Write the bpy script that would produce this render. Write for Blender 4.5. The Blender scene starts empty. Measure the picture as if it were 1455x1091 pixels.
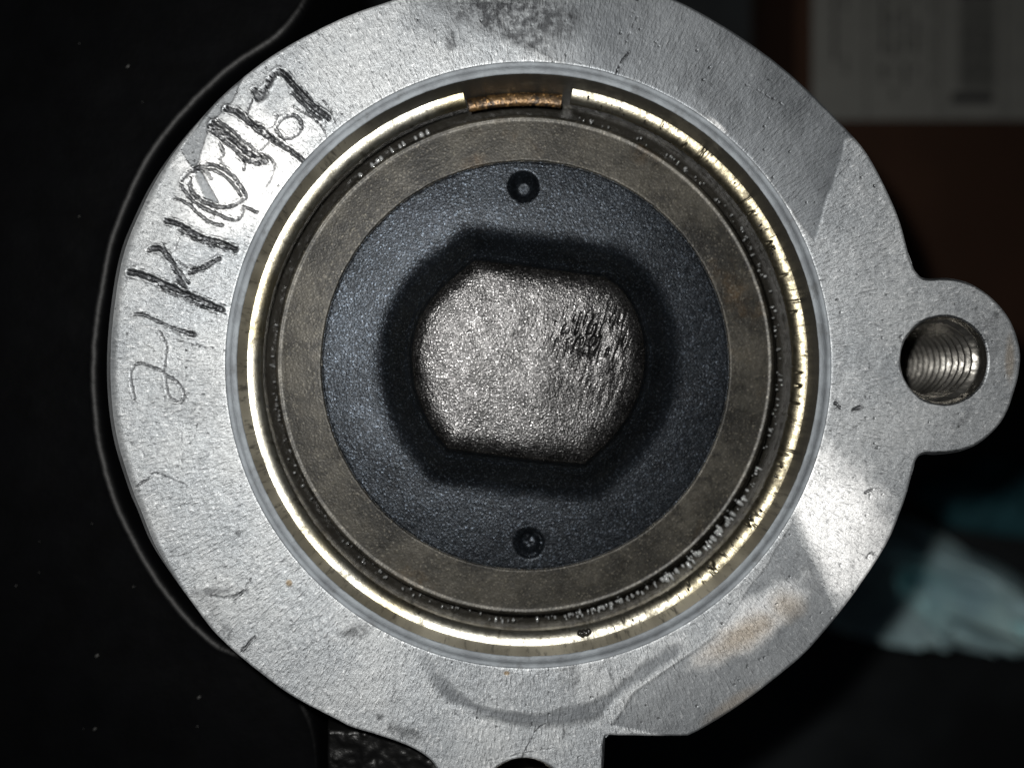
import bpy, bmesh, math, random
import numpy as np
from mathutils import Vector
random.seed(7); RNG = np.random.default_rng(11)
S = 1e-4                      # one unit of the drawing below is 0.1 mm
CAM = (727.5, 545.5); D = 1140.0
sc = bpy.context.scene

# ------------------------------------------------------------------ camera
cd = bpy.data.cameras.new('camera'); cam = bpy.data.objects.new('camera', cd)
sc.collection.objects.link(cam); sc.camera = cam
cam.location = (0, 0, D * S)
cd.sensor_width = 36; cd.lens = 18 / (727.5 / D)
cd.clip_start = 0.005; cd.clip_end = 20
cd.dof.use_dof = True; cd.dof.focus_distance = (D + 20) * S; cd.dof.aperture_fstop = 6.8

# ------------------------------------------------------------------ world and lamp (a phone flash beside the lens in a dark workshop)
w = bpy.data.worlds.new('World'); sc.world = w; w.use_nodes = True
bg = w.node_tree.nodes['Background']
bg.inputs['Color'].default_value = (0.75, 0.85, 1.0, 1); bg.inputs['Strength'].default_value = 0.012
ld = bpy.data.lights.new('phone_flash', 'AREA'); ld.shape = 'DISK'; ld.size = 0.0045
ld.energy = 0.22; ld.color = (1.0, 0.985, 0.95)
flash = bpy.data.objects.new('phone_flash', ld); sc.collection.objects.link(flash)
flash.location = ((648 - CAM[0]) * S, (CAM[1] - 435) * S, D * S)
sc.view_settings.view_transform = 'Standard'; sc.view_settings.look = 'None'
sc.view_settings.exposure = 0.0; sc.view_settings.gamma = 1.0

# ------------------------------------------------------------------ helpers
CX, CY = 750.5, 518.5         # axis of the bore

def world(x, y, z):
    return ((x - CAM[0]) * S, (CAM[1] - y) * S, z * S)

def true(x, y, z):            # where a point seen at x, y stands when its depth is z
    k = (D - z) / D
    return (CAM[0] + (x - CAM[0]) * k, CAM[1] + (y - CAM[1]) * k)

def h2(ix, iy, seed):
    n = (ix.astype(np.int64) * 374761393 + iy.astype(np.int64) * 668265263 + seed * 1442695041) & 0xffffffff
    n = ((n ^ (n >> 13)) * 1274126177) & 0xffffffff
    n = (n ^ (n >> 16)) & 0xffffffff
    return n / 4294967295.0

def noise(x, y, s, seed=0):
    x = np.asarray(x, float) / s + 1000; y = np.asarray(y, float) / s + 1000
    ix = np.floor(x); iy = np.floor(y); fx = x - ix; fy = y - iy
    fx = fx * fx * (3 - 2 * fx); fy = fy * fy * (3 - 2 * fy)
    a = h2(ix, iy, seed); b = h2(ix + 1, iy, seed); c = h2(ix, iy + 1, seed); d = h2(ix + 1, iy + 1, seed)
    return (a * (1 - fx) + b * fx) * (1 - fy) + (c * (1 - fx) + d * fx) * fy - 0.5

def fbm(x, y, s, seed=0, n=4):
    r = 0; a = 1.0
    for k in range(n):
        r = r + a * noise(x, y, s / 2 ** k, seed + k * 17); a *= 0.55
    return r

def sstep(a, b, x):
    t = np.clip((x - a) / (b - a), 0, 1); return t * t * (3 - 2 * t)

def seg_dist(px, py, pts, closed=False):
    pts = list(pts) + ([pts[0]] if closed else [])
    best = np.full(np.shape(px), 1e9)
    for (ax, ay), (bx, by) in zip(pts[:-1], pts[1:]):
        vx, vy = bx - ax, by - ay; L = vx * vx + vy * vy + 1e-9
        t = np.clip(((px - ax) * vx + (py - ay) * vy) / L, 0, 1)
        best = np.minimum(best, np.hypot(px - ax - t * vx, py - ay - t * vy))
    return best

def inside(px, py, pts):
    r = np.zeros(np.shape(px), bool); n = len(pts)
    for i in range(n):
        (ax, ay), (bx, by) = pts[i], pts[(i + 1) % n]
        if ay == by: continue
        r ^= ((ay > py) != (by > py)) & (px < (bx - ax) * (py - ay) / (by - ay) + ax)
    return r

def sdf(px, py, pts):         # negative inside
    d = seg_dist(px, py, pts, True)
    return np.where(inside(px, py, pts), -d, d)

def catmull(pts, n=8, closed=False):
    P = np.array(pts, float); N = len(P); out = []
    for i in range(N if closed else N - 1):
        if closed: p0, p1, p2, p3 = P[(i - 1) % N], P[i], P[(i + 1) % N], P[(i + 2) % N]
        else: p0, p1, p2, p3 = P[max(i - 1, 0)], P[i], P[i + 1], P[min(i + 2, N - 1)]
        for k in range(n):
            t = k / n
            out.append(0.5 * ((2 * p1) + (-p0 + p2) * t + (2 * p0 - 5 * p1 + 4 * p2 - p3) * t * t + (-p0 + 3 * p1 - 3 * p2 + p3) * t ** 3))
    if not closed: out.append(P[-1])
    return np.array(out)

def new_obj(name, me, mats, parent=None):
    for m in (mats if isinstance(mats, (list, tuple)) else [mats]): me.materials.append(m)
    o = bpy.data.objects.new(name, me); sc.collection.objects.link(o)
    if parent: o.parent = parent
    return o

def quads_mesh(name, V, F, attrs=None, smooth=True, matidx=None):
    """V in drawing units (x, y, z); F an n x 4 array"""
    me = bpy.data.meshes.new(name)
    W = np.empty((len(V), 3), np.float32)
    W[:, 0] = (V[:, 0] - CAM[0]) * S; W[:, 1] = (CAM[1] - V[:, 1]) * S; W[:, 2] = V[:, 2] * S
    F = np.asarray(F, np.int32)
    me.vertices.add(len(W)); me.vertices.foreach_set('co', W.ravel())
    me.loops.add(F.size); me.loops.foreach_set('vertex_index', F.ravel())
    me.polygons.add(len(F))
    me.polygons.foreach_set('loop_start', np.arange(0, F.size, F.shape[1], dtype=np.int32))
    me.polygons.foreach_set('loop_total', np.full(len(F), F.shape[1], np.int32))
    if smooth: me.polygons.foreach_set('use_smooth', np.ones(len(F), bool))
    if matidx is not None: me.polygons.foreach_set('material_index', np.asarray(matidx, np.int32))
    for k, v in (attrs or {}).items():
        a = me.attributes.new(k, 'FLOAT', 'POINT'); a.data.foreach_set('value', np.asarray(v, np.float32))
    me.update(calc_edges=True); me.validate()
    return me

def subset(V, F, keep, attrs):
    F2 = F[keep]; used, inv = np.unique(F2.ravel(), return_inverse=True)
    return V[used], inv.reshape(F2.shape), {k: np.asarray(v)[used] for k, v in attrs.items()}

def grid_faces(nr, nt, wrap=True):
    i = np.arange(nr - 1)[:, None]; m = nt if wrap else nt - 1
    j = np.arange(m)[None, :]; j2 = (j + 1) % nt
    a = i * nt + j; b = i * nt + j2; c = (i + 1) * nt + j2; d = (i + 1) * nt + j
    return np.stack([a, d, c, b], -1).reshape(-1, 4)     # faces up for r growing outward (y of the drawing points down)

def revolve(name, prof, mats, parent, nt=720, jitter=0.0, a0=0, a1=360, seed=3):
    full = abs(a1 - a0 - 360) < 1e-6
    th = np.radians(np.linspace(a0, a1, nt, endpoint=not full))
    V = []
    for k, (r, z) in enumerate(prof):
        rr = r + jitter * fbm(th * 200, np.full_like(th, k * 7.0), 4, seed)
        V.append(np.stack([CX + rr * np.cos(th), CY - rr * np.sin(th), np.full_like(th, z)], -1))
    V = np.concatenate(V)
    F = grid_faces(len(prof), nt, full)
    return new_obj(name, quads_mesh(name, V, F), mats, parent)

# ---- node helper
class Mat:
    def __init__(s, name):
        s.m = bpy.data.materials.new(name); s.m.use_nodes = True; s.t = s.m.node_tree
        s.p = s.t.nodes['Principled BSDF']
    def n(s, typ, **kw):
        nd = s.t.nodes.new(typ)
        for k, v in kw.items():
            if k[0] == '_': setattr(nd, k[1:], v)
            else: nd.inputs[k.replace('__', ' ')].default_value = v
        return nd
    def l(s, a, b): s.t.links.new(a, b)
    def sett(s, **kw):
        for k, v in kw.items(): s.p.inputs[k.replace('__', ' ')].default_value = v
        return s
    def attr(s, name): return s.n('ShaderNodeAttribute', _attribute_name=name).outputs['Fac']
    def coord(s, scale=(1, 1, 1)):
        g = s.n('ShaderNodeTexCoord'); m = s.n('ShaderNodeMapping'); m.inputs['Scale'].default_value = scale
        s.l(g.outputs['Object'], m.inputs['Vector']); return m.outputs['Vector']
    def noise(s, vec, scale, detail=4, rough=.55, lo=None, hi=None):
        n = s.n('ShaderNodeTexNoise'); n.inputs['Scale'].default_value = scale; n.inputs['Detail'].default_value = detail
        n.inputs['Roughness'].default_value = rough; s.l(vec, n.inputs['Vector'])
        return n.outputs['Fac'] if lo is None else s.ramp(n.outputs['Fac'], lo, hi)
    def ramp(s, fac, lo, hi, a=0.0, b=1.0):
        r = s.n('ShaderNodeMapRange'); s.l(fac, r.inputs['Value']); r.interpolation_type = 'SMOOTHSTEP'
        for k, v in zip(('From Min', 'From Max', 'To Min', 'To Max'), (lo, hi, a, b)): r.inputs[k].default_value = v
        return r.outputs['Result']
    def mixc(s, fac, a, b):
        m = s.n('ShaderNodeMix'); m.data_type = 'RGBA'
        for v, i in ((fac, 0), (a, 6), (b, 7)):
            if isinstance(v, (int, float)): m.inputs[i].default_value = v
            elif isinstance(v, tuple): m.inputs[i].default_value = (*v, 1)
            else: s.l(v, m.inputs[i])
        return m.outputs[2]
    def math(s, op, a, b=0.0):
        m = s.n('ShaderNodeMath'); m.operation = op
        for v, i in ((a, 0), (b, 1)):
            if isinstance(v, (int, float)): m.inputs[i].default_value = v
            else: s.l(v, m.inputs[i])
        return m.outputs[0]
    def bump(s, h, dist, strength=1.0, prev=None):
        b = s.n('ShaderNodeBump'); b.inputs['Distance'].default_value = dist; b.inputs['Strength'].default_value = strength
        s.l(h, b.inputs['Height'])
        if prev is not None: s.l(prev, b.inputs['Normal'])
        return b.outputs['Normal']
    def polar(s):             # (radius, angle * radius-like, z) about the bore axis
        g = s.n('ShaderNodeNewGeometry'); sub = s.n('ShaderNodeVectorMath'); sub.operation = 'SUBTRACT'
        s.l(g.outputs['Position'], sub.inputs[0]); sub.inputs[1].default_value = world(CX, CY, 0)
        sep = s.n('ShaderNodeSeparateXYZ'); s.l(sub.outputs[0], sep.inputs[0])
        r = s.math('SQRT', s.math('ADD', s.math('MULTIPLY', sep.outputs[0], sep.outputs[0]), s.math('MULTIPLY', sep.outputs[1], sep.outputs[1])))
        a = s.math('ARCTAN2', sep.outputs[1], sep.outputs[0])
        return sub.outputs[0], r, a, sep.outputs[2]

# ------------------------------------------------------------------ materials
def face_metal():
    M = Mat('blasted_aluminium'); v = M.coord()
    pos, r, a, z = M.polar()
    # grinding and blasting marks drawn out along the radius
    cv = M.n('ShaderNodeCombineXYZ'); M.l(M.math('MULTIPLY', r, 0.35), cv.inputs[0]); M.l(M.math('MULTIPLY', a, 0.052), cv.inputs[1])
    rad = cv.outputs[0]
    streak = M.noise(rad, 2600, 3, .6)
    grit = M.noise(v, 2300, 4, .7)
    lump = M.noise(v, 420, 4, .6)
    cloud = M.noise(v, 60, 5, .6)
    dark, smooth, tan, scr, brt = (M.attr(k) for k in ('dark', 'smooth', 'tan', 'scr', 'brt'))
    col = M.mixc(M.ramp(cloud, .35, .65), (.30, .317, .333), (.36, .372, .38))
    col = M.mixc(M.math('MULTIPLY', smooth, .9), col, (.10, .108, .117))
    col = M.mixc(M.math('MULTIPLY', brt, .85), col, (.93, .93, .93))  # bright spots, painted highlights among them
    col = M.mixc(M.math('MULTIPLY', M.ramp(streak, .56, .70, 0, .55), M.math('SUBTRACT', 1.0, M.math('MULTIPLY', smooth, .85))), col, (.72, .73, .74))  # small glints painted along the streaks
    col = M.mixc(M.ramp(streak, .45, .33, 0, .5), col, (.13, .137, .145))
    pits = M.noise(v, 900, 3, .6, .60, .72)
    col = M.mixc(M.math('MULTIPLY', pits, .55), col, (.08, .085, .09))
    col = M.mixc(M.math('MULTIPLY', tan, .75), col, (.20, .135, .06))
    dk = M.math('MULTIPLY', dark, M.ramp(M.noise(v, 700, 4, .65), .3, .6))
    col = M.mixc(dk, col, (.04, .042, .045))
    sk = M.math('MULTIPLY', scr, M.ramp(M.noise(v, 1500, 3, .7), .2, .62, .55, 1.0))
    col = M.mixc(sk, col, (.055, .057, .062))
    M.l(col, M.p.inputs['Base Color'])
    ro = M.math('ADD', .47, M.math('MULTIPLY', M.math('SUBTRACT', cloud, .5), .25))
    ro = M.math('SUBTRACT', ro, M.math('MULTIPLY', smooth, .10))
    M.l(ro, M.p.inputs['Roughness'])
    M.sett(Metallic=.95, Anisotropic=.8, Anisotropic__Rotation=.25, Specular__IOR__Level=.5)
    cr = M.n('ShaderNodeVectorMath'); cr.operation = 'CROSS_PRODUCT'; cr.inputs[0].default_value = (0, 0, 1); M.l(pos, cr.inputs[1])
    nm = M.n('ShaderNodeVectorMath'); nm.operation = 'NORMALIZE'; M.l(cr.outputs[0], nm.inputs[0])
    M.l(nm.outputs[0], M.p.inputs['Tangent'])
    amp = M.math('SUBTRACT', 1.0, M.math('MULTIPLY', smooth, .65))
    h = M.math('MULTIPLY', M.math('ADD', M.math('MULTIPLY', streak, 1.5), M.math('ADD', grit, M.math('MULTIPLY', lump, 1.3))), amp)
    M.l(M.bump(h, 0.00008, .75), M.p.inputs['Normal'])
    return M.m

def turned_metal(name, c1, c2, rough, metal=.9, circ=9000, dist=.00002, dirt=.3, dcol=(.03, .03, .03)):
    M = Mat(name); v = M.coord(); pos, r, a, z = M.polar()
    cv = M.n('ShaderNodeCombineXYZ'); M.l(r, cv.inputs[0]); M.l(M.math('MULTIPLY', a, .004), cv.inputs[1]); M.l(z, cv.inputs[2])
    g = M.noise(cv.outputs[0], circ, 3, .6); d = M.noise(v, 230, 5, .65)
    col = M.mixc(M.ramp(d, .35, .65), c1, c2)
    col = M.mixc(M.math('MULTIPLY', M.noise(v, 330, 5, .7, .53, .7), dirt), col, dcol)
    M.l(col, M.p.inputs['Base Color']); M.sett(Metallic=metal, Roughness=rough)
    M.l(M.bump(M.math('ADD', g, M.noise(v, 2500, 3, .6)), dist, .8), M.p.inputs['Normal'])
    return M.m

def wall_metal():             # bore wall with streaks running down it, shade painted on right and top
    M = Mat('shaded_bore_wall'); pos, r, a, z = M.polar(); v = M.coord()
    cv = M.n('ShaderNodeCombineXYZ'); M.l(M.math('MULTIPLY', a, .0415), cv.inputs[0]); M.l(M.math('MULTIPLY', z, .12), cv.inputs[1])
    st = M.noise(cv.outputs[0], 900, 4, .7); big = M.noise(cv.outputs[0], 60, 3, .6)
    col = M.mixc(M.ramp(big, .4, .62), (.22, .20, .155), (.50, .465, .37))
    wall_shade = M.math('MULTIPLY', M.ramp(M.math('COSINE', M.math('SUBTRACT', a, .85)), -.1, .45, 0, .97), M.ramp(M.noise(v, 90, 4, .7), .25, .5, .6, 1.0))  # shade of the wall's right and top, mixed into its colour
    col = M.mixc(wall_shade, col, (.022, .021, .018))
    col = M.mixc(M.ramp(st, .5, .68, 0, .85), col, (.035, .032, .028))
    M.l(col, M.p.inputs['Base Color']); M.sett(Metallic=.3, Roughness=.45)
    M.l(M.bump(st, .00005, .6), M.p.inputs['Normal']); return M.m

def ring_metal():
    M = Mat('polished_ring_steel'); v = M.coord(); pos, r, a, z = M.polar()
    cv = M.n('ShaderNodeCombineXYZ'); M.l(M.math('MULTIPLY', a, .0415), cv.inputs[0]); M.l(M.math('MULTIPLY', z, .5), cv.inputs[1]); M.l(r, cv.inputs[2])
    st = M.noise(cv.outputs[0], 500, 4, .7)
    d = M.noise(v, 45, 4, .6)
    col = M.mixc(M.ramp(d, .42, .62), (.33, .32, .275), (.27, .235, .15))
    right_dark = M.ramp(M.math('COSINE', M.math('SUBTRACT', a, .1)), -.1, .8)       # darker colour on the right-hand side
    col = M.mixc(right_dark, col, (.20, .178, .125))
    col = M.mixc(M.ramp(st, .50, .68, 0, .75), col, (.05, .044, .032))
    col = M.mixc(M.ramp(M.noise(v, 700, 4, .7), .60, .72, 0, .8), col, (.05, .045, .04))
    M.l(col, M.p.inputs['Base Color']); M.sett(Metallic=1.0)
    M.l(M.ramp(st, .3, .7, .31, .45), M.p.inputs['Roughness'])
    M.l(M.bump(M.math('ADD', M.noise(v, 4200, 2, .6), M.math('MULTIPLY', st, 1.6)), .00003, .7), M.p.inputs['Normal'])
    return M.m

def speckled(name, c1, c2, rough, metal, gscale, gdist, rust=0.0, cs=90, grain=5.0, cover=.5, pores=0.0, stain=.5):
    """coated or worn metal: bright grains and dark pores standing in a fine relief"""
    M = Mat(name); v = M.coord()
    g = M.noise(v, gscale, 1.5, .6); d = M.noise(v, cs, 6, .65); e = M.noise(v, gscale * .3, 3, .6)
    col = M.mixc(M.ramp(d, .36, .64), c1, c2)
    if rust: col = M.mixc(M.math('MULTIPLY', M.noise(v, 55, 6, .7, .54, .72), rust), col, (.09, .052, .018))
    if stain: col = M.mixc(M.ramp(M.noise(v, 150, 6, .75), .50, .70, 0, stain), col, tuple(c * .25 for c in c1))
    if pores: col = M.mixc(M.ramp(M.noise(v, gscale * .62, 3, .7), .53, .62, 0, pores), col, (.008, .008, .008))
    gm = M.ramp(g, .50 + (1 - cover) * .12, .74, 0, 1)
    col = M.mixc(gm, col, tuple(min(.9, c * grain) for c in c2))
    M.l(col, M.p.inputs['Base Color']); M.sett(Metallic=metal)
    M.l(M.ramp(e, .3, .7, rough - .05, rough + .07), M.p.inputs['Roughness'])
    M.l(M.bump(M.math('ADD', g, M.math('MULTIPLY', e, .45)), gdist, .9), M.p.inputs['Normal'])
    return M.m

def simple(name, col, rough, metal=0.0, bscale=600, bdist=.00008, spec=.5, vary=.3, coat=0):
    M = Mat(name); v = M.coord(); n = M.noise(v, bscale, 4, .65)
    M.l(M.mixc(M.ramp(M.noise(v, bscale * .15, 4, .6), .3, .7), tuple(c * (1 - vary) for c in col), tuple(min(1, c * (1 + vary)) for c in col)), M.p.inputs['Base Color'])
    M.sett(Roughness=rough, Metallic=metal, Specular__IOR__Level=spec, Coat__Weight=coat)
    M.l(M.bump(n, bdist, .8), M.p.inputs['Normal']); return M.m

m_face = face_metal()
m_cham = turned_metal('turned_chamfer', (.115, .128, .14), (.075, .083, .092), .55, .5, dirt=.5)
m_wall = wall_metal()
m_ring = ring_metal()
m_plate = speckled('stained_steel_plate', (.008, .0075, .006), (.050, .046, .037), .42, .4, 3600, .00005, .5, 85, 2.6, .3, .4, .9)
m_disc = speckled('blue_black_coating', (.0078, .0098, .0126), (.0130, .0160, .0202), .33, .75, 4000, .00008, 0, 90, 7.0, .45, 0, .6)
m_boss = speckled('worn_boss_metal', (.018, .0177, .0178), (.044, .0432, .0435), .29, .85, 3900, .00009, 0, 330, 4.5, .6, 1.0, .55)
m_black = simple('black_housing_paint', (.0012, .0013, .0016), .44, 0, 900, .00006, .17)
m_grease = simple('black_grease', (.012, .011, .009), .22, 0, 500, .0003, .6)
m_bead = simple('grease_film', (.36, .37, .37), .12, .3, 800, .00008, .8)
m_thread = simple('cut_thread_metal', (.26, .25, .23), .27, .95, 1800, .00003, .5)
m_rust = speckled('rusty_spacer', (.025, .015, .008), (.12, .07, .028), .40, .6, 1500, .00014, .5, 480, 3.5, .4, .8)

# ------------------------------------------------------------------ the housing: one thing, all its parts under it
housing = bpy.data.objects.new('gear_housing', None); sc.collection.objects.link(housing)
housing.empty_display_size = .01
housing['label'] = 'round grey metal flange with snap ring, dark end cap and scratched digits'
housing['category'] = 'machine part'
HOUSING_Z = -2000
housing.location = world(CX, CY, HOUSING_Z)
bpy.context.view_layer.update()

class _P:                     # parent with the empty's offset undone
    pass
_link = new_obj
def part(name, me, mats, parent=None):
    o = _link(name, me, mats, None)
    p = parent or housing
    o.parent = p; o.matrix_parent_inverse = p.matrix_world.inverted()
    return o
def new_obj(name, me, mats, parent=None): return part(name, me, mats, parent) if parent != 'none' else _link(name, me, mats)

# outline of the front face, clockwise in the drawing from the upper left
OUT = [(547, 3), (620, -20), (727, -36), (830, -38), (905, -20), (969, 3), (1037, 41), (1092, 79), (1141, 120), (1196, 175), (1230, 213), (1257, 261),
       (1278, 309), (1291, 355), (1298, 377), (1305, 388), (1316, 395), (1350, 395), (1381, 403), (1412, 424), (1436, 453), (1449, 487), (1451, 518),
       (1443, 556), (1426, 597), (1397, 627), (1367, 641), (1333, 646), (1313, 646), (1304, 652), (1298, 670), (1290, 700), (1281, 726), (1264, 768), (1230, 822),
       (1192, 874), (1144, 929), (1099, 967), (1058, 998), (1017, 1025), (984, 1043), (970, 1046), (925, 1046), (880, 1045.5), (864, 1045.3), (860, 1052), (857.5, 1091), (850, 1140), (820, 1185), (745, 1210),
       (680, 1185), (640, 1130), (617, 1087), (596, 1069), (569, 1056), (534, 1044), (500, 1034), (478, 1023), (426, 996), (392, 974), (347, 939), (320, 915), (300, 895),
       (279, 867), (244, 819), (213, 771), (193, 723), (181, 694), (160, 625), (151, 556), (151, 487), (158, 419), (169, 361), (185, 318), (213, 261), (251, 206),
       (303, 147), (347, 107), (392, 74), (444, 45), (495, 21)]
OUTL = catmull(OUT, 10, True)
ang = np.degrees(np.arctan2(CY - OUTL[:, 1], OUTL[:, 0] - CX))

HOLE_A = (1342, 512, 62); HOLE_B = (745, 1139, 62)

# ---- scratched characters: strokes (points, half width, depth)
def Z(pts, ox, oy, s): return [(ox + x / s, oy + y / s) for x, y in pts]
def A(*p): return Z(p, 160, 100, 4.547)
def B(*p): return Z(p, 150, 320, 3.896)
CHARS = [
 ('2', [(B((160,960),(148,900),(140,820),(175,765),(230,775),(310,805),(330,850),(345,930),(380,970),(425,970),(435,930),(400,870),(325,815),(330,740),(335,660),(300,590)), 1.7, .9)]),
 ('1', [(B((160,495),(200,492),(250,515),(320,545),(390,575),(480,605)), 2.0, 1.0), (B((440,595),(490,605)), 3.0, 1.2)]),
 ('K', [(B((130,258),(190,272),(250,292),(330,330),(400,360),(460,385),(520,412),(580,440),(645,470)), 3.3, 2.4), (B((300,330),(360,375),(420,390),(500,430),(590,455)), 1.6, 1.6),
        (B((240,140),(270,128),(310,135),(345,170),(370,215),(392,260),(415,310),(440,350)), 2.9, 2.1), (B((315,110),(350,160),(400,240),(460,320)), 1.5, 1.4),
        (B((460,265),(490,255),(530,235),(570,215),(628,186)), 2.6, 1.8), (B((470,245),(560,240),(600,205)), 1.5, 1.2), (B((385,190),(450,232)), 1.1, .8), (B((405,65),(388,130)), 1.0, .7)]),
 ('1', [(Z([(395,912),(440,925),(500,960),(560,988),(610,1000),(685,1032)],100,0,2.91), 2.9, 2.3), (Z([(450,950),(520,985),(580,1010),(650,1030)],100,0,2.91), 1.8, 1.5)]),
 ('0', [(A((450,710),(500,655),(560,625),(640,612),(720,640),(790,700),(840,770),(862,820),(820,850),(760,880),(680,882),(600,858),(540,815),(500,750),(500,700)), 2.3, 1.7),
        (A((560,640),(640,640),(720,680),(780,740),(830,810)), 1.9, 1.5), (A((440,740),(480,800),(540,860),(620,905),(700,938),(760,965),(810,960),(840,920),(850,880),(930,915)), 2.0, 1.4),
        (A((690,470),(715,540),(690,575),(730,625)), 2.0, 1.2), (A((405,822),(480,860),(560,930),(640,985),(715,1005)), 1.8, 1.2), (A((590,640),(640,700)), 2.0, .8)]),
 ('4', [(A((735,250),(800,270),(860,320),(930,380),(990,420),(1060,465),(1150,520),(1235,588)), 3.0, 2.2), (A((900,345),(980,385),(1040,440),(1110,490)), 2.2, 1.6),
        (A((650,350),(700,390),(760,440),(830,500),(890,545),(985,590)), 3.8, 2.4), (A((640,385),(720,450),(800,520),(860,575),(950,605)), 3.0, 2.0), (A((680,325),(760,380),(830,450),(900,500),(960,560)), 1.8, 1.5),
        (A((850,575),(850,640)), 2.6, 1.4), (A((960,515),(1010,455)), 2.0, 1.0), (A((985,545),(1045,600),(1030,680),(995,745)), 1.7, 1.0)]),
 ('8', [(A((920,130),(950,180),(985,150)), 4.0, 1.6), (A((900,190),(878,240),(872,290),(900,335),(960,372),(1030,362),(1062,310),(1055,290)), 1.7, 1.1),
        (A((1055,375),(1090,320),(1160,290),(1212,325),(1212,390),(1165,430),(1105,440),(1072,405),(1055,375)), 2.1, 1.3)]),
 ('7', [(A((1000,95),(1020,50),(1050,15),(1090,12),(1140,60),(1200,135),(1260,200),(1320,255),(1398,308)), 3.2, 2.2), (A((1160,150),(1230,220),(1290,280),(1345,318)), 1.9, 1.5),
        (A((1100,20),(1180,90),(1260,180),(1330,240)), 1.4, 1.3), (A((960,130),(1010,100),(1040,40)), 3.0, 1.4), (A((1170,235),(1260,290),(1330,345),(1378,412)), .8, .8), (A((1352,190),(1410,260),(1445,350)), .7, .7)]),
]
LOOSE = [(B((340,620),(480,660),(620,695)), .8, .7), (B((480,650),(600,682)), .7, .6), ([(266, 690), (222, 672), (210, 680), (192, 692)], 1.1, .8),
         ([(258, 612), (259, 660)], .6, .5), ([(352, 838), (327, 848), (300, 846)], 2.6, .6), ([(357, 822), (332, 856)], 1.2, .7), ([(362, 905), (344, 925)], 2.0, 1.0),
         ([(860, 150), (880, 95), (893, 75)], 1.0, .9), ([(740, 1080), (760, 1040), (775, 1028)], .8, .6), ([(695, 1080), (750, 1068), (790, 1062)], .7, .5),
         ([(490, 712), (497, 708)], .8, .5), ([(1060, 120), (1115, 150)], .6, .4), ([(905, 25), (890, 60)], .6, .4), ([(1230, 700), (1242, 694)], 1.5, .8), ([(1186, 573), (1194, 580)], 2.0, 1.0), ([(1212, 582), (1222, 578)], 2.0, 1.0)]

# ---- tone areas left by grinding and wear on the face
SM_A = [(1158, 345), (1172, 300), (1205, 200), (1240, 190), (1120, 50), (980, -40), (700, -60), (560, -30), (600, 20), (745, 60), (800, 92), (900, 115), (1010, 172), (1090, 255)]
SM_B = [(1128, 735), (1140, 775), (1165, 815), (1192, 878), (1160, 940), (1000, 1060), (870, 1030), (900, 985), (950, 950), (1020, 900), (1090, 800)]
SM_C = [(598, 930), (620, 965), (660, 995), (720, 1015), (790, 1018), (860, 998), (905, 950), (900, 925), (750, 960)]
SM_D = [(346, 108), (300, 150), (256, 212), (272, 240), (292, 285), (312, 290), (283, 235), (285, 220), (300, 175), (330, 145)]

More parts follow.
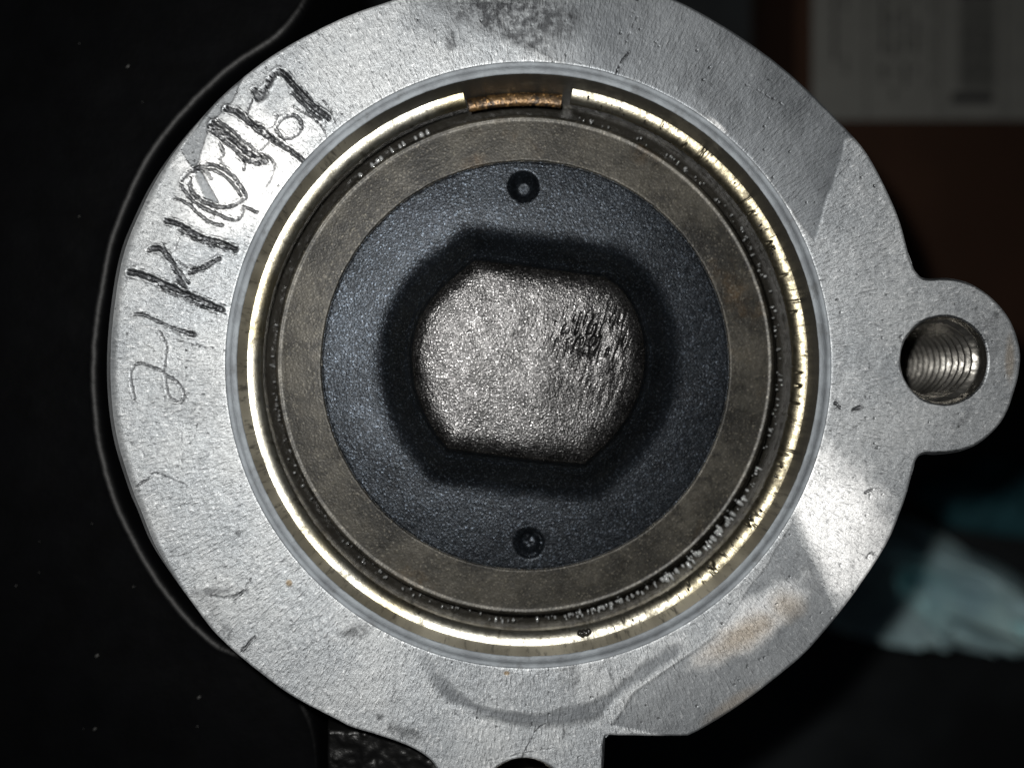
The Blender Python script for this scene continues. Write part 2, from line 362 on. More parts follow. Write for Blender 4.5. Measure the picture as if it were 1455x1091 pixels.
def face_field(x, y, edge, bore):
    """height, wear and painted highlights of the front face"""
    n = len(x)
    A1 = np.zeros(n); dark = np.zeros(n); smooth = np.zeros(n); tan = np.zeros(n); scr = np.zeros(n); brt = np.zeros(n); cid = np.full(n, -1, int)
    wob = 14 * fbm(x, y, 40, 91, 3)
    def area(poly, soft, box=60):
        xs = [p[0] for p in poly]; ys = [p[1] for p in poly]
        m = (x > min(xs) - box) & (x < max(xs) + box) & (y > min(ys) - box) & (y < max(ys) + box)
        r = np.zeros(n); r[m] = 1 - sstep(-soft, soft, sdf(x[m], y[m], poly) + wob[m] * soft / 14); return r
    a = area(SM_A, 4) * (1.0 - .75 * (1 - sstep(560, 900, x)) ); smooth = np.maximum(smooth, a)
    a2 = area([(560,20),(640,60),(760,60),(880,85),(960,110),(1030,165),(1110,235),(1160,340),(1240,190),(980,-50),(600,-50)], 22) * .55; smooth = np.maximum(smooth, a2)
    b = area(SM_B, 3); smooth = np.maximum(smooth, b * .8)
    c = area(SM_C, 2); dC = np.zeros(n); m = (abs(x - 750) < 220) & (y > 880)
    arc = catmull([(585, 905), (600, 935), (625, 972), (665, 1000), (720, 1018), (790, 1020), (850, 1004), (900, 965), (960, 925)], 6)
    dC[m] = 1 - sstep(3, 16, seg_dist(x[m], y[m], [tuple(p) for p in arc]) + wob[m] * .5)
    dC *= sstep(560, 640, x) * .9
    smooth = np.maximum(smooth, dC); smooth = np.maximum(smooth, c * .25)
    smooth = np.maximum(smooth, area(SM_D, 1.5) * .75)
    e = np.hypot((x - 1150) * .8 + (y - 1000) * .6, ((y - 1000) * .8 - (x - 1150) * .6) * 1) ; 
    # bright spots; the two largest are specular highlights painted in
    def blob(cx, cy, rx, ry, rot, soft=.35):
        c_, s_ = math.cos(math.radians(rot)), math.sin(math.radians(rot))
        u = ((x - cx) * c_ + (y - cy) * s_) / rx; v = (-(x - cx) * s_ + (y - cy) * c_) / ry
        q = np.hypot(u, v) + .35 * fbm(x, y, 26, 33, 3)
        return 1 - sstep(1 - soft, 1 + soft, q)
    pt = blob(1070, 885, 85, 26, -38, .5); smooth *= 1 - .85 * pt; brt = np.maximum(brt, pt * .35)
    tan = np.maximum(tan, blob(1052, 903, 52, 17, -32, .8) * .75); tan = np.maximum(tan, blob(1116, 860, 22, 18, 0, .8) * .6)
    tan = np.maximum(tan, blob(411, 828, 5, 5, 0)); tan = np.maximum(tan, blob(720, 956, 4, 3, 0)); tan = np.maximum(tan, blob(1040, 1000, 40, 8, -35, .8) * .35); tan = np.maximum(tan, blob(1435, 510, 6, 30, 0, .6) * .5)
    brt = np.maximum(brt, blob(350, 245, 92, 62, -40, .55) * (1 - area(SM_D, 1.5)))  # painted highlight, upper left
    brt = np.maximum(brt, 1.0 * blob(1195, 748, 105, 62, 62, .55) * (1 - b) * sstep(1125, 1150, x + (y - 740) * -.42))  # painted highlight, lower right
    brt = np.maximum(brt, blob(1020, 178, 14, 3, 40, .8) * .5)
    for (cx, cy, rx, ry, ro, k) in [(735, 18, 85, 34, 8, 1.0), (745, 50, 50, 20, 30, .85), (690, 10, 60, 24, 0, .8), (640, 58, 8, 14, 0, .7), (811, 24, 5, 3, 20, 1), (890, 79, 4, 10, 30, .7),
             (300, 840, 38, 6, -6, .65), (292, 868, 22, 18, 45, .35), (323, 898, 9, 14, -30, .6), (505, 898, 22, 10, -15, .75), (535, 886, 7, 6, 0, .8), (339, 757, 5, 5, 0, .8), (540, 1017, 5, 5, 0, .9), (555, 1030, 3, 4, 0, .8),
             (575, 1040, 30, 8, 15, .6), (800, 962, 6, 40, 0, .3), (815, 962, 8, 40, 4, .45), (866, 945, 3, 22, -12, .6), (801, 1038, 2, 10, 0, .8), (484, 735, 3, 3, 0, .7), (1188, 578, 6, 4, 30, .8), (1218, 581, 10, 3, -15, .8),
             (1192, 330, 3, 3, 0, .5), (1390, 462, 4, 5, 0, .8), (1405, 480, 14, 30, 0, .35), (1415, 448, 5, 5, 0, .7), (270, 560, 50, 40, 0, .22), (1369, 598, 16, 4, -40, .5), (560, 985, 3, 60, 3, .18), (1010, 130, 60, 18, 35, .25)]:
        dark = np.maximum(dark, k * blob(cx, cy, rx, ry, ro, .45))
    # large tonal waves, speckle dirt towards the left of the bore
    spk = (fbm(x, y, 7, 5, 2) > .48) * 1.0; reg = blob(285, 575, 60, 70, 0, .6) + .5 * blob(430, 880, 80, 30, 40, .8) + .6 * blob(1210, 560, 60, 160, 0, .8) * .5
    dark = np.maximum(dark, np.clip(reg, 0, 1) * spk * .8)
    # fine relief
    A1 += .6 * fbm(x, y, 60, 1, 3) + .22 * fbm(x, y, 9, 2, 3) * (1 - .6 * smooth)
    th = np.arctan2(y - CY, x - CX); r = np.hypot(x - CX, y - CY)
    A1 += .17 * fbm(th * 500, r * .33, 3.6, 9, 2) * (1 - .7 * smooth)
    pit = np.clip(fbm(x, y, 6, 71, 2) - .55, 0, 1) * 6; A1 -= pit; dark = np.maximum(dark, np.clip(pit * 1.5, 0, .7))
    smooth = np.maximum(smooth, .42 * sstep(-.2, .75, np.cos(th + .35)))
    # scratched writing
    for ci, (nm, strokes) in enumerate(CHARS + [('_', LOOSE)]):
        for k, (pts, hw, dep) in enumerate(strokes):
            P = catmull(pts, 5); lo = P.min(0) - 14; hi = P.max(0) + 14
            m = (x > lo[0]) & (x < hi[0]) & (y > lo[1]) & (y < hi[1])
            if not m.any(): continue
            xx, yy = x[m], y[m]
            wx = 1.5 * fbm(xx, yy, 6, 300 + ci * 9 + k, 2); wy = 1.5 * fbm(xx, yy, 6, 800 + ci * 9 + k, 2)
            if nm != '_': hw = hw * 1.3
            d = seg_dist(xx + wx, yy + wy, [tuple(p) for p in P])
            d = d + 1.5 * fbm(xx, yy, 3.5, 55 + k, 2)
            inn = 1 - sstep(hw * .35, hw * 1.15, d)
            A1[m] -= dep * inn * (.75 + .8 * noise(xx, yy, 2.6, 13))
            A1[m] += .55 * dep * np.exp(-((d - hw * 1.45) / (hw * .45)) ** 2) * (.5 + noise(xx, yy, 4, 77))
            q = inn * (.55 + .45 * min(dep / 1.8, 1)); scr[m] = np.maximum(scr[m], q)
            if nm != '_':
                c2 = cid[m]; c2[inn > .35] = ci; cid[m] = c2
    # rounded outer edge: wider on the left, and the bore edge
    wdt = 5 + 13 * (1 - sstep(160, 330, x)) * sstep(-.2, .3, fbm(x, y, 300, 4, 1) + .3)
    wdt = wdt + 1.5 * fbm(x, y, 20, 8, 2)
    t = np.clip(1 - edge / wdt, 0, 1); A1 = A1 * (1 - t) - wdt * (1 - np.sqrt(np.clip(1 - t * t, 0, 1)))
    t = np.clip(1 - bore / 2.5, 0, 1); A1 -= t * t * .35
    return A1, dict(dark=dark, smooth=smooth, tan=tan, scr=scr, brt=brt), cid

NT = 2880
TH = np.linspace(0, 360, NT, endpoint=False)          # degrees, anticlockwise
def R_of(theta):                                      # radius of the outline
    a = np.concatenate([ang, [ang[0]]]); res = np.full(theta.shape, 0.0)
    for i in range(len(OUTL)):
        p, q = OUTL[i], OUTL[(i + 1) % len(OUTL)]
        a0, a1 = a[i], a[(i + 1) % len(OUTL)]
        dlt = (a1 - a0 + 180) % 360 - 180
        rel = (theta - a0 + 180) % 360 - 180
        lo, hi = min(0, dlt), max(0, dlt)
        m = (rel >= lo - 1e-9) & (rel <= hi + 1e-9)
        if not m.any(): continue
        dx, dy = np.cos(np.radians(theta[m])), -np.sin(np.radians(theta[m]))
        ex, ey = q - p; det = dx * -ey + dy * ex
        rr = ((p[0] - CX) * -ey + (p[1] - CY) * ex) / np.where(abs(det) < 1e-9, 1e-9, det)
        res[m] = np.maximum(res[m], rr)
    return res
RT = R_of(TH)
R0, R1, NA, NB = 431.0, 500.0, 58, 66
rows = [np.full(NT, r) for r in np.linspace(R0, R1, NA)]
for k in range(1, NB + 1):
    t = k / NB; t = 1 - (1 - t) ** 1.25
    rows.append(R1 + (RT - R1) * t)
RR = np.array(rows); cs, sn = np.cos(np.radians(TH)), np.sin(np.radians(TH))
X = CX + RR * cs; Y = CY - RR * sn
nr = len(rows)
F = grid_faces(nr, NT)
col_idx = np.tile(np.arange(NT), nr - 1); row_idx = np.repeat(np.arange(nr - 1), NT)
def idx(deg): return int(round((deg % 360) * NT / 360)) % NT
SECT = [(idx(-18.0), idx(17.0), HOLE_A), (idx(-107.5), idx(-77.75), HOLE_B)]
def in_sector(c, a, b): return (c >= a) & (c < b) if a < b else (c >= a) | (c < b)
keep = np.ones(len(F), bool)
for a, b, _ in SECT: keep &= ~((row_idx >= NA - 1) & in_sector(col_idx, a, b))
F = F[keep]
edge = (RT[None, :] - RR).ravel(); bore = (RR - R0).ravel()
V2 = np.stack([X.ravel(), Y.ravel()], -1); E = edge; Bo = bore
wall_loops = []
for a, b, hole in SECT:
    cols = list(range(a, b + 1)) if a < b else list(range(a, NT)) + list(range(0, b + 1))
    b_arc = [(X[NA - 1, c], Y[NA - 1, c]) for c in cols]
    b_up = [(X[i, cols[-1]], Y[i, cols[-1]]) for i in range(NA, nr)]
    b_dn = [(X[i, cols[0]], Y[i, cols[0]]) for i in range(nr - 1, NA - 1, -1)]
    # outline part between the two ends, anticlockwise end -> start
    ta, tb = TH[cols[0]], TH[cols[-1]]
    span = (tb - ta) % 360
    sel = [(((ang[i] - ta) % 360), i) for i in range(len(OUTL)) if 0.1 < ((ang[i] - ta) % 360) < span - 0.1]
    ids = [i for _, i in sel]
    # outline runs clockwise: keep its own order
    first = ids[0]; ids.sort(key=lambda i: (i - first + len(OUTL) // 2) % len(OUTL))
    start = np.array(b_up[-1])
    o = [tuple(OUTL[i]) for i in ids]
    if np.hypot(*(np.array(o[0]) - start)) > np.hypot(*(np.array(o[-1]) - start)): o = o[::-1]
    dense = []
    full = [tuple(start)] + o + [b_dn[0]]
    for p, q in zip(full[:-1], full[1:]):
        L = math.dist(p, q); k = max(1, int(L / 1.6))
        dense += [(p[0] + (q[0] - p[0]) * t / k, p[1] + (q[1] - p[1]) * t / k) for t in range(k)]
    dense = dense[1:]
    wall_loops.append(np.array([tuple(start)] + dense + [b_dn[0]]))
    loop = np.array(b_arc + b_up + dense + b_dn)
    hx, hy, hr = hole
    dirs = loop - np.array([hx, hy]); dist = np.hypot(dirs[:, 0], dirs[:, 1]); un = dirs / dist[:, None]
    K = 60
    outl_poly = [tuple(p) for p in wall_loops[-1]][::3] + [tuple(wall_loops[-1][-1])]
    base = len(V2); pts = []
    for k in range(K):
        t = k / (K - 1); rr = hr + (dist - hr) * t
        pts.append(np.array([hx, hy]) + un * rr[:, None])
    pts = np.concatenate(pts); n = len(loop)
    V2 = np.concatenate([V2, pts])
    ed = seg_dist(pts[:, 0], pts[:, 1], outl_poly)
    E = np.concatenate([E, ed]); Bo = np.concatenate([Bo, np.full(len(pts), 99.0)])
    G = grid_faces(K, n)
    # orientation: loop runs anticlockwise as TH does
    F = np.concatenate([F, G + base])
zz, attrs, cid = face_field(V2[:, 0], V2[:, 1], E, Bo)
for a, b, (hx, hy, hr) in SECT:                       # softened hole rims
    dd = np.hypot(V2[:, 0] - hx, V2[:, 1] - hy) - hr
    t = np.clip(1 - dd / (3 + 2 * fbm(V2[:, 0], V2[:, 1], 18, 6, 2)), 0, 1); zz = zz - 2.5 * t * t * (dd < 10)
V3 = np.stack([V2[:, 0], V2[:, 1], zz], -1)
fc = np.max(cid[F], axis=1)
v, f, at = subset(V3, F, fc < 0, attrs)
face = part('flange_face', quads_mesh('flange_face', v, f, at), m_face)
for ci, (nm, _) in enumerate(CHARS):
    v, f, at = subset(V3, F, fc == ci, attrs)
    if len(f) == 0: continue
    g = part('scratched_letter' if nm == 'K' else 'scratched_digit', quads_mesh('scratch', v, f, at), m_face, face)
    g['label'] = 'hand scratched %s %s in the flange face' % ('letter' if nm == 'K' else 'digit', nm)

# side wall of the flange and its back
def strip(name, pts, zs, ins, mat, parent, closed=False, attrs=None):
    pts = np.array(pts); c = np.array([CX, CY]); rowsv = []
    dv = (pts - c) / np.hypot(*(pts - c).T)[:, None]
    for z, k in zip(zs, ins): rowsv.append(np.column_stack([pts + dv * k, np.full(len(pts), z) if np.isscalar(z) else z]))
    V = np.concatenate(rowsv); Fq = grid_faces(len(zs), len(pts), closed)
    return part(name, quads_mesh(name, V, Fq), mat, parent)
m_cast = simple('sand_cast_side', (.16, .165, .17), .6, .4, 500, .0002)
ZE = -17
strip('flange_side', OUTL, [-3, -12, -60, -120, -122], [-.5, .2, .5, 0, -18], m_cast, None, True)

# chamfer and bore
prof = [(431.2, -.5), (430, -1.8), (424, -2.3), (416.5, -2.9), (415, -4)]
revolve('bore_chamfer', prof, m_cham, None, 1440, .25)
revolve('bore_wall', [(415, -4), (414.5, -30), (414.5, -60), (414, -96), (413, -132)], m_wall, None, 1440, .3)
revolve('bore_floor', [(413, -128), (400, -127), (385, -128), (330, -128)], m_grease, None, 720, 2.0)

# thread in the two lug holes
def threaded_hole(hx, hy, hr, name='threaded_hole'):
    nt, nz, pitch, depth = 200, 330, 17.0, 420
    th = np.linspace(0, 2 * np.pi, nt, endpoint=False); zs = -np.linspace(1.5, depth, nz)
    V = []
    for z in zs:
        ph = ((-z / pitch + th / (2 * np.pi)) % 1.0)
        tri = 1 - abs(ph * 2 - 1)
        k = sstep(8, 26, -z + 0 * th)
        r = hr + .3 - k * (1.5 + 9.0 * np.clip(tri * 1.2 - .1, 0, 1)) + .5 * fbm(th * 40, np.full_like(th, z), 3, 21, 2)
        wear = sstep(60, 0, -z) * .8
        r = r + wear * 1.5 * fbm(th * 30, np.full_like(th, z * .7), 3.2, 88, 2)
        V.append(np.stack([hx + r * np.cos(th), hy - r * np.sin(th), np.full_like(th, z)], -1))
    for r in (30, 2): V.append(np.stack([hx + r * np.cos(th), hy - r * np.sin(th), np.full_like(th, -depth - (55 - r) * .6)], -1))
    V = np.concatenate(V); Fq = grid_faces(nz + 2, nt)[:, ::-1]
    o = part(name, quads_mesh(name, V, Fq), m_thread); return o
threaded_hole(*HOLE_A)['label'] = 'threaded hole in the right hand lug'
threaded_hole(*HOLE_B)['label'] = 'threaded hole cut by the bottom edge of the photo'

# ---- snap ring: open at the top
def tube_arc(name, rc, zc, tr, a0, a1, mat, nt, ns=40, rough=0.0, flat=1.0, seed=1, chips=False):
    th = np.radians(np.linspace(a0, a1, nt)); ph = np.linspace(0, 2 * np.pi, ns, endpoint=False)
    T, P = np.meshgrid(th, ph)                        # ns x nt
    n1 = fbm(T * 400, P * 12, 7, seed, 3)
    rr = tr * (1 + rough * n1)
    if chips:                                         # nicked outer side from the gap round to the lower right
        wgt = sstep(.1, .6, np.cos(T - np.radians(-5)))
        ch = np.clip(fbm(T * 400, P * 6, 5, seed + 9, 3) - .30, 0, 1)
        rr = rr * (1 - .4 * ch * wgt) + wgt * .8 * fbm(T * 400, P * 5, 4, seed + 4, 2)
    R = rc + rr * np.cos(P); Zz = zc + rr * np.sin(P) * flat
    V = np.stack([CX + R * np.cos(T), CY - R * np.sin(T), Zz], -1).reshape(-1, 3)
    i = np.arange(ns)[:, None]; j = np.arange(nt - 1)[None, :]; i2 = (i + 1) % ns
    Fq = np.stack([i * nt + j, i * nt + j + 1, i2 * nt + j + 1, i2 * nt + j], -1).reshape(-1, 4)
    # flat end caps
    c0, c1 = len(V), len(V) + 1
    V = np.concatenate([V, [[CX + rc * math.cos(th[0]), CY - rc * math.sin(th[0]), zc], [CX + rc * math.cos(th[-1]), CY - rc * math.sin(th[-1]), zc]]])
    k = np.arange(ns); k2 = (k + 1) % ns
    me_q = Fq
    caps = [np.stack([k * nt, k2 * nt, np.full(ns, c0), np.full(ns, c0)], -1), np.stack([k2 * nt + nt - 1, k * nt + nt - 1, np.full(ns, c1), np.full(ns, c1)], -1)]
    me = quads_mesh(name, V, me_q)
    bm = bmesh.new(); bm.from_mesh(me); bm.verts.ensure_lookup_table()
    for cap in caps:
        for q in cap:
            fcc = bm.faces.new([bm.verts[q[0]], bm.verts[q[1]], bm.verts[q[2]]]); fcc.smooth = False
    bmesh.ops.recalc_face_normals(bm, faces=bm.faces); bm.to_mesh(me); bm.free()
    return part(name, me, mat)
tube_arc('snap_ring', 422.5, -62, 26, 103.2 - 360, 80.8, m_ring, 2200, 44, .012, .62, 3, True)['label'] = 'bright steel snap ring with its gap at the top'
tube_arc('rusty_spacer', 405, -78, 10, 82.6, 102.8, m_rust, 200, 24, .09, .55, 6)['label'] = 'orange rusty arc showing in the gap of the snap ring'

# ---- end cap: stained steel rim, coated disc and boss from one height field
BOSS = [(675, 371), (730, 377), (800, 386), (861, 394), (888, 416), (909, 457), (917, 499), (914, 540), (899, 581), (871, 622), (830, 660), (770, 655), (700, 646), (637, 638), (613, 605),
        (593, 560), (586, 512), (591, 471), (606, 437), (637, 402)]
ZB = -42; BOSS = [tuple(p) for p in np.concatenate([catmull(BOSS[:4], 2)[:-1], catmull(BOSS[3:11], 5)[:-1], catmull(BOSS[10:14], 2)[:-1], catmull(BOSS[13:] + BOSS[:1], 5)[:-1]])]; BOSS = [true(x, y, ZB) for x, y in BOSS]
ZD = -92
dim = [true(744, 266, ZD) + (24.5,), true(752, 773, ZD) + (24.5,)]
RP, RS = 384.0, 313.0
NT2 = 1500; rr = np.concatenate([np.linspace(1, 150, 90), np.linspace(151.2, 230, 90), np.linspace(231.5, RS - 4, 55), np.linspace(RS - 3.2, RS + 4, 12), np.linspace(RS + 5.5, RP - 5, 42), np.linspace(RP - 4, RP, 8)])
t2 = np.linspace(0, 2 * np.pi, NT2, endpoint=False)
Rg, Tg = np.meshgrid(rr, t2, indexing='ij'); x = (CX + Rg * np.cos(Tg)).ravel(); y = (CY - Rg * np.sin(Tg)).ravel(); rg = Rg.ravel()
z = ZD - .03 * (x - CX) - .02 * (y - CY)
z += .09 * fbm(x, y, 4.2, 41, 2) + .9 * fbm(x, y, 70, 43, 2)
m = rg < 300
sd = np.full(len(x), 200.0); mm = rg < 300; sd[mm] = sdf(x[mm], y[mm], BOSS)
sdn = sd + 0
H = ZB - ZD
# skirt: soft foot, a groove, then the steep side with a rounded shoulder
sdw = sdn + 5 * fbm(x, y, 45, 63, 2); foot = (1 - sstep(-4, 84, sdw)) ** 2.5 * 1.2
z += mm * (foot * 34)
z -= mm * 2 * np.exp(-((sdn - 9) / 4.0) ** 2)
up = 1 - sstep(-3, 6, sdn)
z += mm * up * (H - 34)
ins_ = np.clip(-sdn, 0, 200)
dome = 9.5 * (1 - np.exp(-ins_ / 11.0))
z += mm * (sdn < 0) * dome
bx, by = x - CX, y - CY
on = mm & (sdn < -1)
z += on * (2.2 * fbm(x, y, 70, 60, 2) + .16 * fbm(x, y, 10, 61, 3) + .17 * fbm(x, y, 3.4, 62, 2))
# hammered dents towards the right of the boss
def bl(cx, cy, rx, ry): return np.exp(-(((x - cx) / rx) ** 2 + ((y - cy) / ry) ** 2))
z -= on * (2.6 * bl(834, 494, 20, 10) + 5.5 * bl(852, 478, 46, 26) * sstep(.08, .34, noise(x * 1.7 + y * .5, y * .42, 7, 15)))
z += on * (1.4 * bl(860, 500, 50, 70) * noise(x * 2.2 + y * .7, y * .45, 9, 65))
for (dx, dy, dr), kind in zip(dim, (0, 1)):
    q = np.hypot(x - dx, y - dy) + (.9 if kind else .2) * fbm(x, y, 9, 19, 2)
    hgt = -24 * (1 - sstep(8, dr * 1.05, q))
    if kind: hgt += (q < 19) * (5 * np.clip(fbm(x, y, 8, 23, 2) + .1, 0, 1) + 2)
    z += hgt
# seam, plate relief and lip
z -= 3.0 * np.exp(-((rg - RS + .8 * fbm(x, y, 12, 31, 2)) / 1.3) ** 2)
out = rg > RS
z += out * (1.0 + .06 * noise(rg, Tg.ravel() * 3, 2.0, 4)) + 1.6 * np.exp(-((rg - (RP - 6)) / 2.2) ** 2)
z -= np.clip((rg - (RP - 3)) / 3, 0, 1) ** 2 * 4
V = np.stack([x, y, z], -1); Fg = grid_faces(len(rr), NT2)
rf = rg[Fg].mean(1); bf = sd[Fg].mean(1); isb = (bf < 1.0) & (rf < 245)
v, f, _ = subset(V, Fg, (rf >= RS - .2), {}); part('cap_rim', quads_mesh('cap_rim', v, f), m_plate)['label'] = 'brown stained steel rim of the end cap'
v, f, _ = subset(V, Fg, (rf < RS - .2) & ~isb, {}); disc = part('cap_disc', quads_mesh('cap_disc', v, f), m_disc); disc['label'] = 'blue black speckled disc with two round dimples'
v, f, _ = subset(V, Fg, isb, {}); boss = part('cap_boss', quads_mesh('cap_boss', v, f), m_boss, disc); boss['label'] = 'worn shiny raised boss with two flat sides'
# closing disc at the very centre and the side of the rim
bm = bmesh.new(); zc = float(z[:NT2].mean())
c = [bm.verts.new(world(CX + 1.4 * math.cos(a), CY - 1.4 * math.sin(a), zc - .25)) for a in np.linspace(0, 2 * math.pi, 16, endpoint=False)]
bm.faces.new(c); me = bpy.data.meshes.new('boss_centre'); bm.to_mesh(me); bm.free(); part('boss_centre', me, m_boss, boss)
revolve('cap_side', [(RP, -95), (RP + .5, -100), (RP, -140)], m_grease, None, 400)

# ---- grease: beads in the gap between rim and ring
def blobs(name, items, mat):
    bm = bmesh.new()
    for (bx, by, bz, rx, ry, rz, rot) in items:
        g = bmesh.ops.create_icosphere(bm, subdivisions=2, radius=1.0)
        cr, sr = math.cos(rot), math.sin(rot); wx, wy, wz = world(bx, by, bz)
        for vv in g['verts']:
            k = 1 + random.uniform(-.12, .12); a, b_, c_ = vv.co.x * rx * k * S, vv.co.y * ry * k * S, vv.co.z * rz * S
            vv.co = (wx + a * cr - b_ * sr, wy + a * sr + b_ * cr, wz + c_)
    for fcc in bm.faces: fcc.smooth = True
    me = bpy.data.meshes.new(name); bm.to_mesh(me); bm.free()
    o = part(name, me, mat); o['kind'] = 'stuff'; return o
items = []
def bead(deg, big, rad=None):
    r = (rad or random.uniform(388, 396)); a = math.radians(deg)
    items.append((CX + r * math.cos(a), CY - r * math.sin(a), -104 + random.uniform(-6, 6), random.uniform(2.4, 4.4) * big, random.uniform(1.2, 2.2) * big, 3.0 * big, a))
for _ in range(60): bead(random.gauss(-47, 11), random.uniform(.9, 1.9))
for _ in range(50): bead(random.gauss(-78, 10), random.uniform(.6, 1.3))
for _ in range(60): bead(random.uniform(-35, 30), random.uniform(.4, .9))
for _ in range(60): bead(random.uniform(-190, -95), random.uniform(.4, .8))
for _ in range(40): bead(random.uniform(30, 80), random.uniform(.4, .8))
for d in (113, 114.5, 116, 119, 120, 122, 125, 126, 127.5, 131): bead(d, 1.8, 392)
o = blobs('grease_beads', items, m_bead); o['label'] = 'small wet grease beads in the gap inside the snap ring'
items = []
for _ in range(34):                                   # dirt on the ring itself
    a = math.radians(random.choice([random.uniform(-75, 75), random.uniform(20, 78), random.uniform(-60, -30)])); r = random.uniform(396, 409)
    items.append((CX + r * math.cos(a), CY - r * math.sin(a), -43 + random.uniform(-3, 0), random.uniform(1.5, 4), random.uniform(.7, 1.6), 1.6, a))
a = math.radians(-78); items += [(CX + 402 * math.cos(a + k * .008), CY - (402 + 2 * (k % 2)) * math.sin(a + k * .008), -44, 5, 4.5, 4, a) for k in range(-2, 3)]
o = blobs('ring_dirt', items, m_grease); o['label'] = 'dark grime specks sitting on the snap ring'

# ---- black casting to the left, behind the flange
RIM = [(475, -90), (455, -35), (440, 3), (420, 34), (392, 62), (340, 96), (286, 144), (237, 199), (200, 261), (166, 345), (151, 420), (142, 487), (141, 556), (149, 630), (168, 700), (190, 752), (222, 808), (262, 864), (308, 908),
       (345, 925), (385, 945), (428, 985), (450, 1040), (455, 1120), (455, 1200)]
ZK = -150
RIMC = catmull([true(x, y, ZK) for x, y in RIM], 60)
c = np.array([CX, CY]); dv = (RIMC - c) / np.hypot(*(RIMC - c).T)[:, None]
jit = fbm(np.arange(len(RIMC)) * 1.0, np.zeros(len(RIMC)), 7, 15, 4)
rowsv = []
for off, zk in [(-2, -420), (0, ZK - 30), (1, ZK - 14), (4, ZK - 7), (8, ZK - 2.5), (14, ZK)] + [(14 + 1000 * (k / 60) ** 1.6, ZK - 18 * (k / 60)) for k in range(1, 61)]:
    P = RIMC + dv * (off + (jit * .7)[:, None] * (off < 40))
    zr = zk + .5 * fbm(P[:, 0], P[:, 1], 14, 12, 2) + (2.2 * fbm(P[:, 0], P[:, 1], 90, 18, 2) if off > 9 else 0)
    rowsv.append(np.column_stack([P, zr]))
V = np.concatenate(rowsv); Fq = grid_faces(len(rowsv), len(RIMC), False)[:, ::-1]
me = quads_mesh('black_casting', V, Fq)
bm = bmesh.new(); bm.from_mesh(me); bm.faces.ensure_lookup_table()
if sum(f_.normal.z for f_ in bm.faces[-500:]) < 0: bmesh.ops.reverse_faces(bm, faces=bm.faces)
bm.to_mesh(me); bm.free()
part('black_casting', me, m_black)['label'] = 'black painted casting curving round the left of the flange'
items = []
m_dust = simple('dust_speck', (.05, .05, .048), .6)
for _ in range(22):
    px, py = random.uniform(0, 330), random.uniform(0, 1091)
    if math.hypot(px - CX, py - CY) < 640: continue
    tx, ty = true(px, py, ZK); s = random.uniform(.5, 1.2)
    items.append((tx, ty, ZK + 1, s * random.uniform(1, 2.6), s, s * .6, random.uniform(.4, 1.0)))
for px, py, s in [(182, 95, 2.2), (138, 931, 2.4), (283, 990, 2.2), (135, 1035, 2.0), (190, 833, 1.2)]:
    tx, ty = true(px, py, ZK); items.append((tx, ty, ZK + 1, s * 1.6, s * .8, s * .5, .7))
o = blobs('dust_specks', items, m_dust); o['label'] = 'tiny pale dust specks on the black casting'
# body below the flange, foot standing on the bench
revolve('black_body', [(330, -132), (500, -133), (518, -145), (518, -700), (560, -760), (560, -1900), (600, -1960), (600, -2000)], m_black, None, 96)
# oily bracket beside the bottom lug
bm = bmesh.new(); bmesh.ops.create_grid(bm, x_segments=70, y_segments=70, size=1)
for vv in bm.verts:
    px = 560 + vv.co.x * 105; py = 1125 + vv.co.y * 95; e = max(abs(vv.co.x), abs(vv.co.y))
    zz_ = -70 - 60 * max(0, (e - .9) / .1) + 5 * float(fbm(np.array([px]), np.array([py]), 14, 5, 3)[0])
    vv.co = world(*true(px, py, -70), zz_)
for f_ in bm.faces: f_.smooth = True
bmesh.ops.recalc_face_normals(bm, faces=bm.faces)
me = bpy.data.meshes.new('oily_bracket'); bm.to_mesh(me); bm.free()
part('oily_bracket', me, simple('oily_black', (.004, .004, .004), .38, .1, 700, .0002))

# ------------------------------------------------------------------ bench
BZ = -2000
bm = bmesh.new(); bmesh.ops.create_grid(bm, x_segments=8, y_segments=8, size=1.2); 
for vv in bm.verts: vv.co.z = BZ * S
me = bpy.data.meshes.new('bench_top'); bm.to_mesh(me); bm.free(); me.materials.append(simple('dark_bench', (.022, .025, .027), .6, 0, 90, .0006, .3, .5))
bench = bpy.data.objects.new('bench_top', me); sc.collection.objects.link(bench); bench['kind'] = 'structure'; bench['label'] = 'dark bench top under everything'

# ------------------------------------------------------------------ cardboard box with a white label
ZT = -1500
box = bpy.data.objects.new('cardboard_box', None); sc.collection.objects.link(box)
box['label'] = 'brown cardboard box with a white barcode label behind the flange at upper right'; box['category'] = 'box'
x0, y1 = true(1131, 560, ZT); x1, y0 = true(1900, -500, ZT)
bw = ((x0 + x1) / 2, (y0 + y1) / 2); box.location = world(bw[0], bw[1], BZ); bpy.context.view_layer.update()
def slab(name, xa, xb, ya, yb, za, zb, mat, parent, bev=.0006):
    bm = bmesh.new(); bmesh.ops.create_cube(bm, size=1)
    a = world(xa, ya, za); b = world(xb, yb, zb)
    for vv in bm.verts: vv.co = [(a[i] + b[i]) / 2 + vv.co[i] * abs(b[i] - a[i]) for i in range(3)]
    if bev: bmesh.ops.bevel(bm, geom=bm.edges[:], offset=bev, segments=2, affect='EDGES')
    me = bpy.data.meshes.new(name); bm.to_mesh(me); bm.free(); me.materials.append(mat)
    o = bpy.data.objects.new(name, me); sc.collection.objects.link(o); o.parent = parent; o.matrix_parent_inverse = parent.matrix_world.inverted(); return o
m_card = simple('cardboard', (.040, .019, .011), .85, 0, 120, .0002, .2, .15)
slab('carton', x0, x1, y0, y1, BZ + 2, ZT, m_card, box)
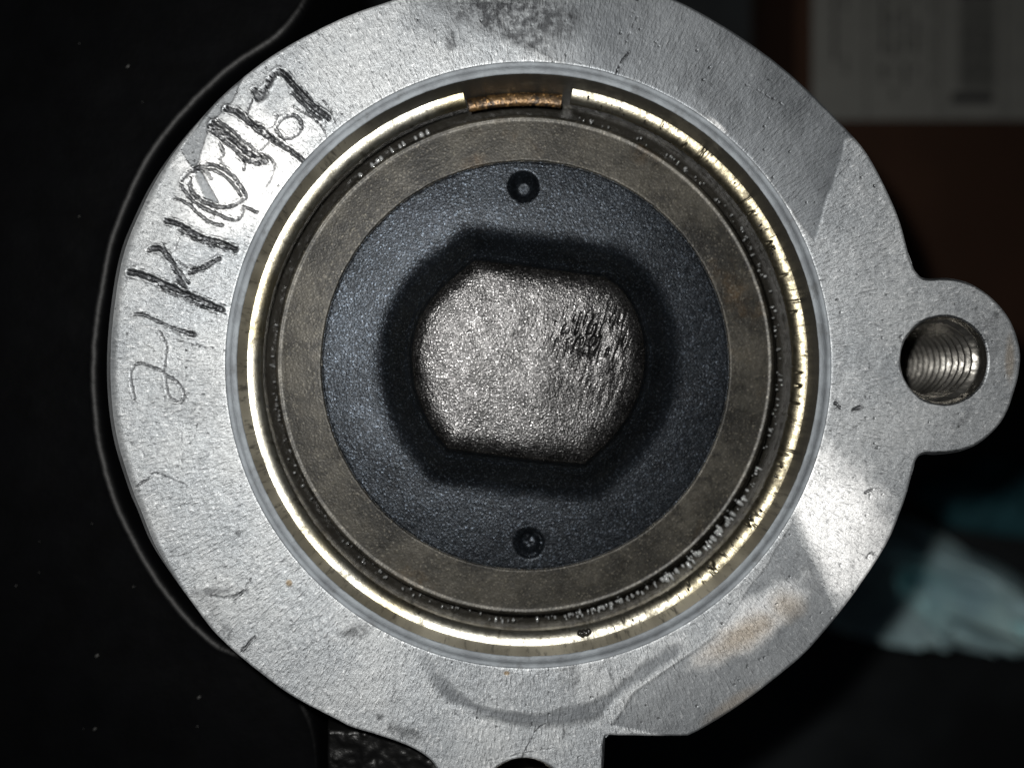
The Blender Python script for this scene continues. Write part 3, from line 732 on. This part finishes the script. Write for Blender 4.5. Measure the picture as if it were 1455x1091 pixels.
# flap seam along the top
def lab_mat():
    M = Mat('printed_label'); v = M.coord(); n = M.noise(v, 160, 3, .5)
    M.l(M.mixc(n, (.15, .15, .138), (.21, .21, .19)), M.p.inputs['Base Color']); M.sett(Roughness=.7); return M.m
lx0, ly1 = true(1153, 172, ZT); lx1, ly0 = true(1500, -200, ZT)
lab = slab('label', lx0, lx1, ly0, ly1, ZT + 4, ZT + 6, lab_mat(), box, 0)
m_ink = simple('ink', (.035, .035, .035), .8, 0, 300, .0001, .2, .1)
def ink_mesh(name, rects, z=ZT + 8):
    V = []; Fq = []
    for (a, b, c_, d_) in rects:
        k = len(V)
        for px, py in ((a, c_), (a, d_), (b, d_), (b, c_)): V.append((*true(px, py, ZT), z))
        Fq.append((k, k + 1, k + 2, k + 3))
    me = quads_mesh(name, np.array(V), np.array(Fq), smooth=False); me.materials.append(m_ink)
    o = bpy.data.objects.new(name, me); sc.collection.objects.link(o); o.parent = lab; o.matrix_parent_inverse = lab.matrix_world.inverted(); return o
bars = []; yy = -60.0
while yy < 128: h = random.choice([1.2, 2.0, 3.0]); bars.append((1362, 1412, yy, yy + h)); yy += h + random.choice([1.0, 1.6, 2.2])
ink_mesh('barcode', bars + [(1350, 1410, 134, 148)])
txt = []
for cx_, wd_ in [(1182, 7), (1198, 5), (1250, 8), (1266, 6), (1282, 6), (1298, 6), (1322, 3)]:   # lines of small print turned on their side
    yy = -60.0
    while yy < 150 - random.uniform(0, 60):
        L = random.uniform(4, 22)
        if random.random() < .75: txt.append((cx_, cx_ + wd_ * .7, yy, yy + L))
        yy += L + random.uniform(2, 5)
ink_mesh('small_print', txt)
ink_mesh('print_rule', [(1229, 1230.5, -80, 168), (1331, 1332.5, -80, 168), (1425, 1426.5, -80, 168)])

# ------------------------------------------------------------------ blue paper towel on the bench
def towel(name, poly, zt, label, mat, seed, lift=200):
    P = np.array([true(x, y, zt) for x, y in poly]); P = catmull(P, 8, True); cc = P.mean(0)
    NR, N = 70, len(P)
    V = []
    for k in range(NR):
        t = (k + .5) / NR; q = cc + (P - cc) * t
        hgt = lift * (1 - t ** 3) ** .8 * .55
        X_, Y_ = q[:, 0], q[:, 1]
        ridge = 1 - np.abs(fbm(X_ + .5 * Y_, Y_ - .4 * X_, 190, seed, 3)) * 3.4
        zz_ = BZ + 12 + hgt * (.7 + .5 * ridge) + 26 * fbm(X_, Y_, 60, seed + 3, 3) * (1 - t ** 4)
        V.append(np.column_stack([q, np.maximum(zz_, BZ + 5)]))
    V = np.concatenate(V); Fq = grid_faces(NR, N)
    me = quads_mesh(name, V, Fq)
    bm = bmesh.new(); bm.from_mesh(me)
    bm.verts.ensure_lookup_table(); cv = bm.faces.new([bm.verts[i] for i in range(N)])
    bmesh.ops.recalc_face_normals(bm, faces=bm.faces); bm.to_mesh(me); bm.free(); me.materials.append(mat)
    o = bpy.data.objects.new(name, me); sc.collection.objects.link(o); o['label'] = label; o['category'] = 'rag'; return o
m_towel = simple('blue_paper_towel', (.60, .86, .95), .9, 0, 350, .0006, .2, .22)
towel('paper_towel', [(1222, 922), (1262, 845), (1280, 790), (1325, 755), (1375, 765), (1425, 800), (1520, 850), (1540, 960), (1420, 948), (1330, 938)], BZ + 330,
      'crumpled pale blue paper towel on the dark bench at lower right', m_towel, 50, 900)
towel('dark_rag', [(1310, 700), (1360, 665), (1460, 650), (1600, 690), (1600, 770), (1450, 765), (1350, 748)], BZ + 60,
      'dark teal rag in the gloom just below the right hand lug', simple('teal_rag', (.03, .10, .12), .9, 0, 300, .0005, .2, .3), 70, 120)
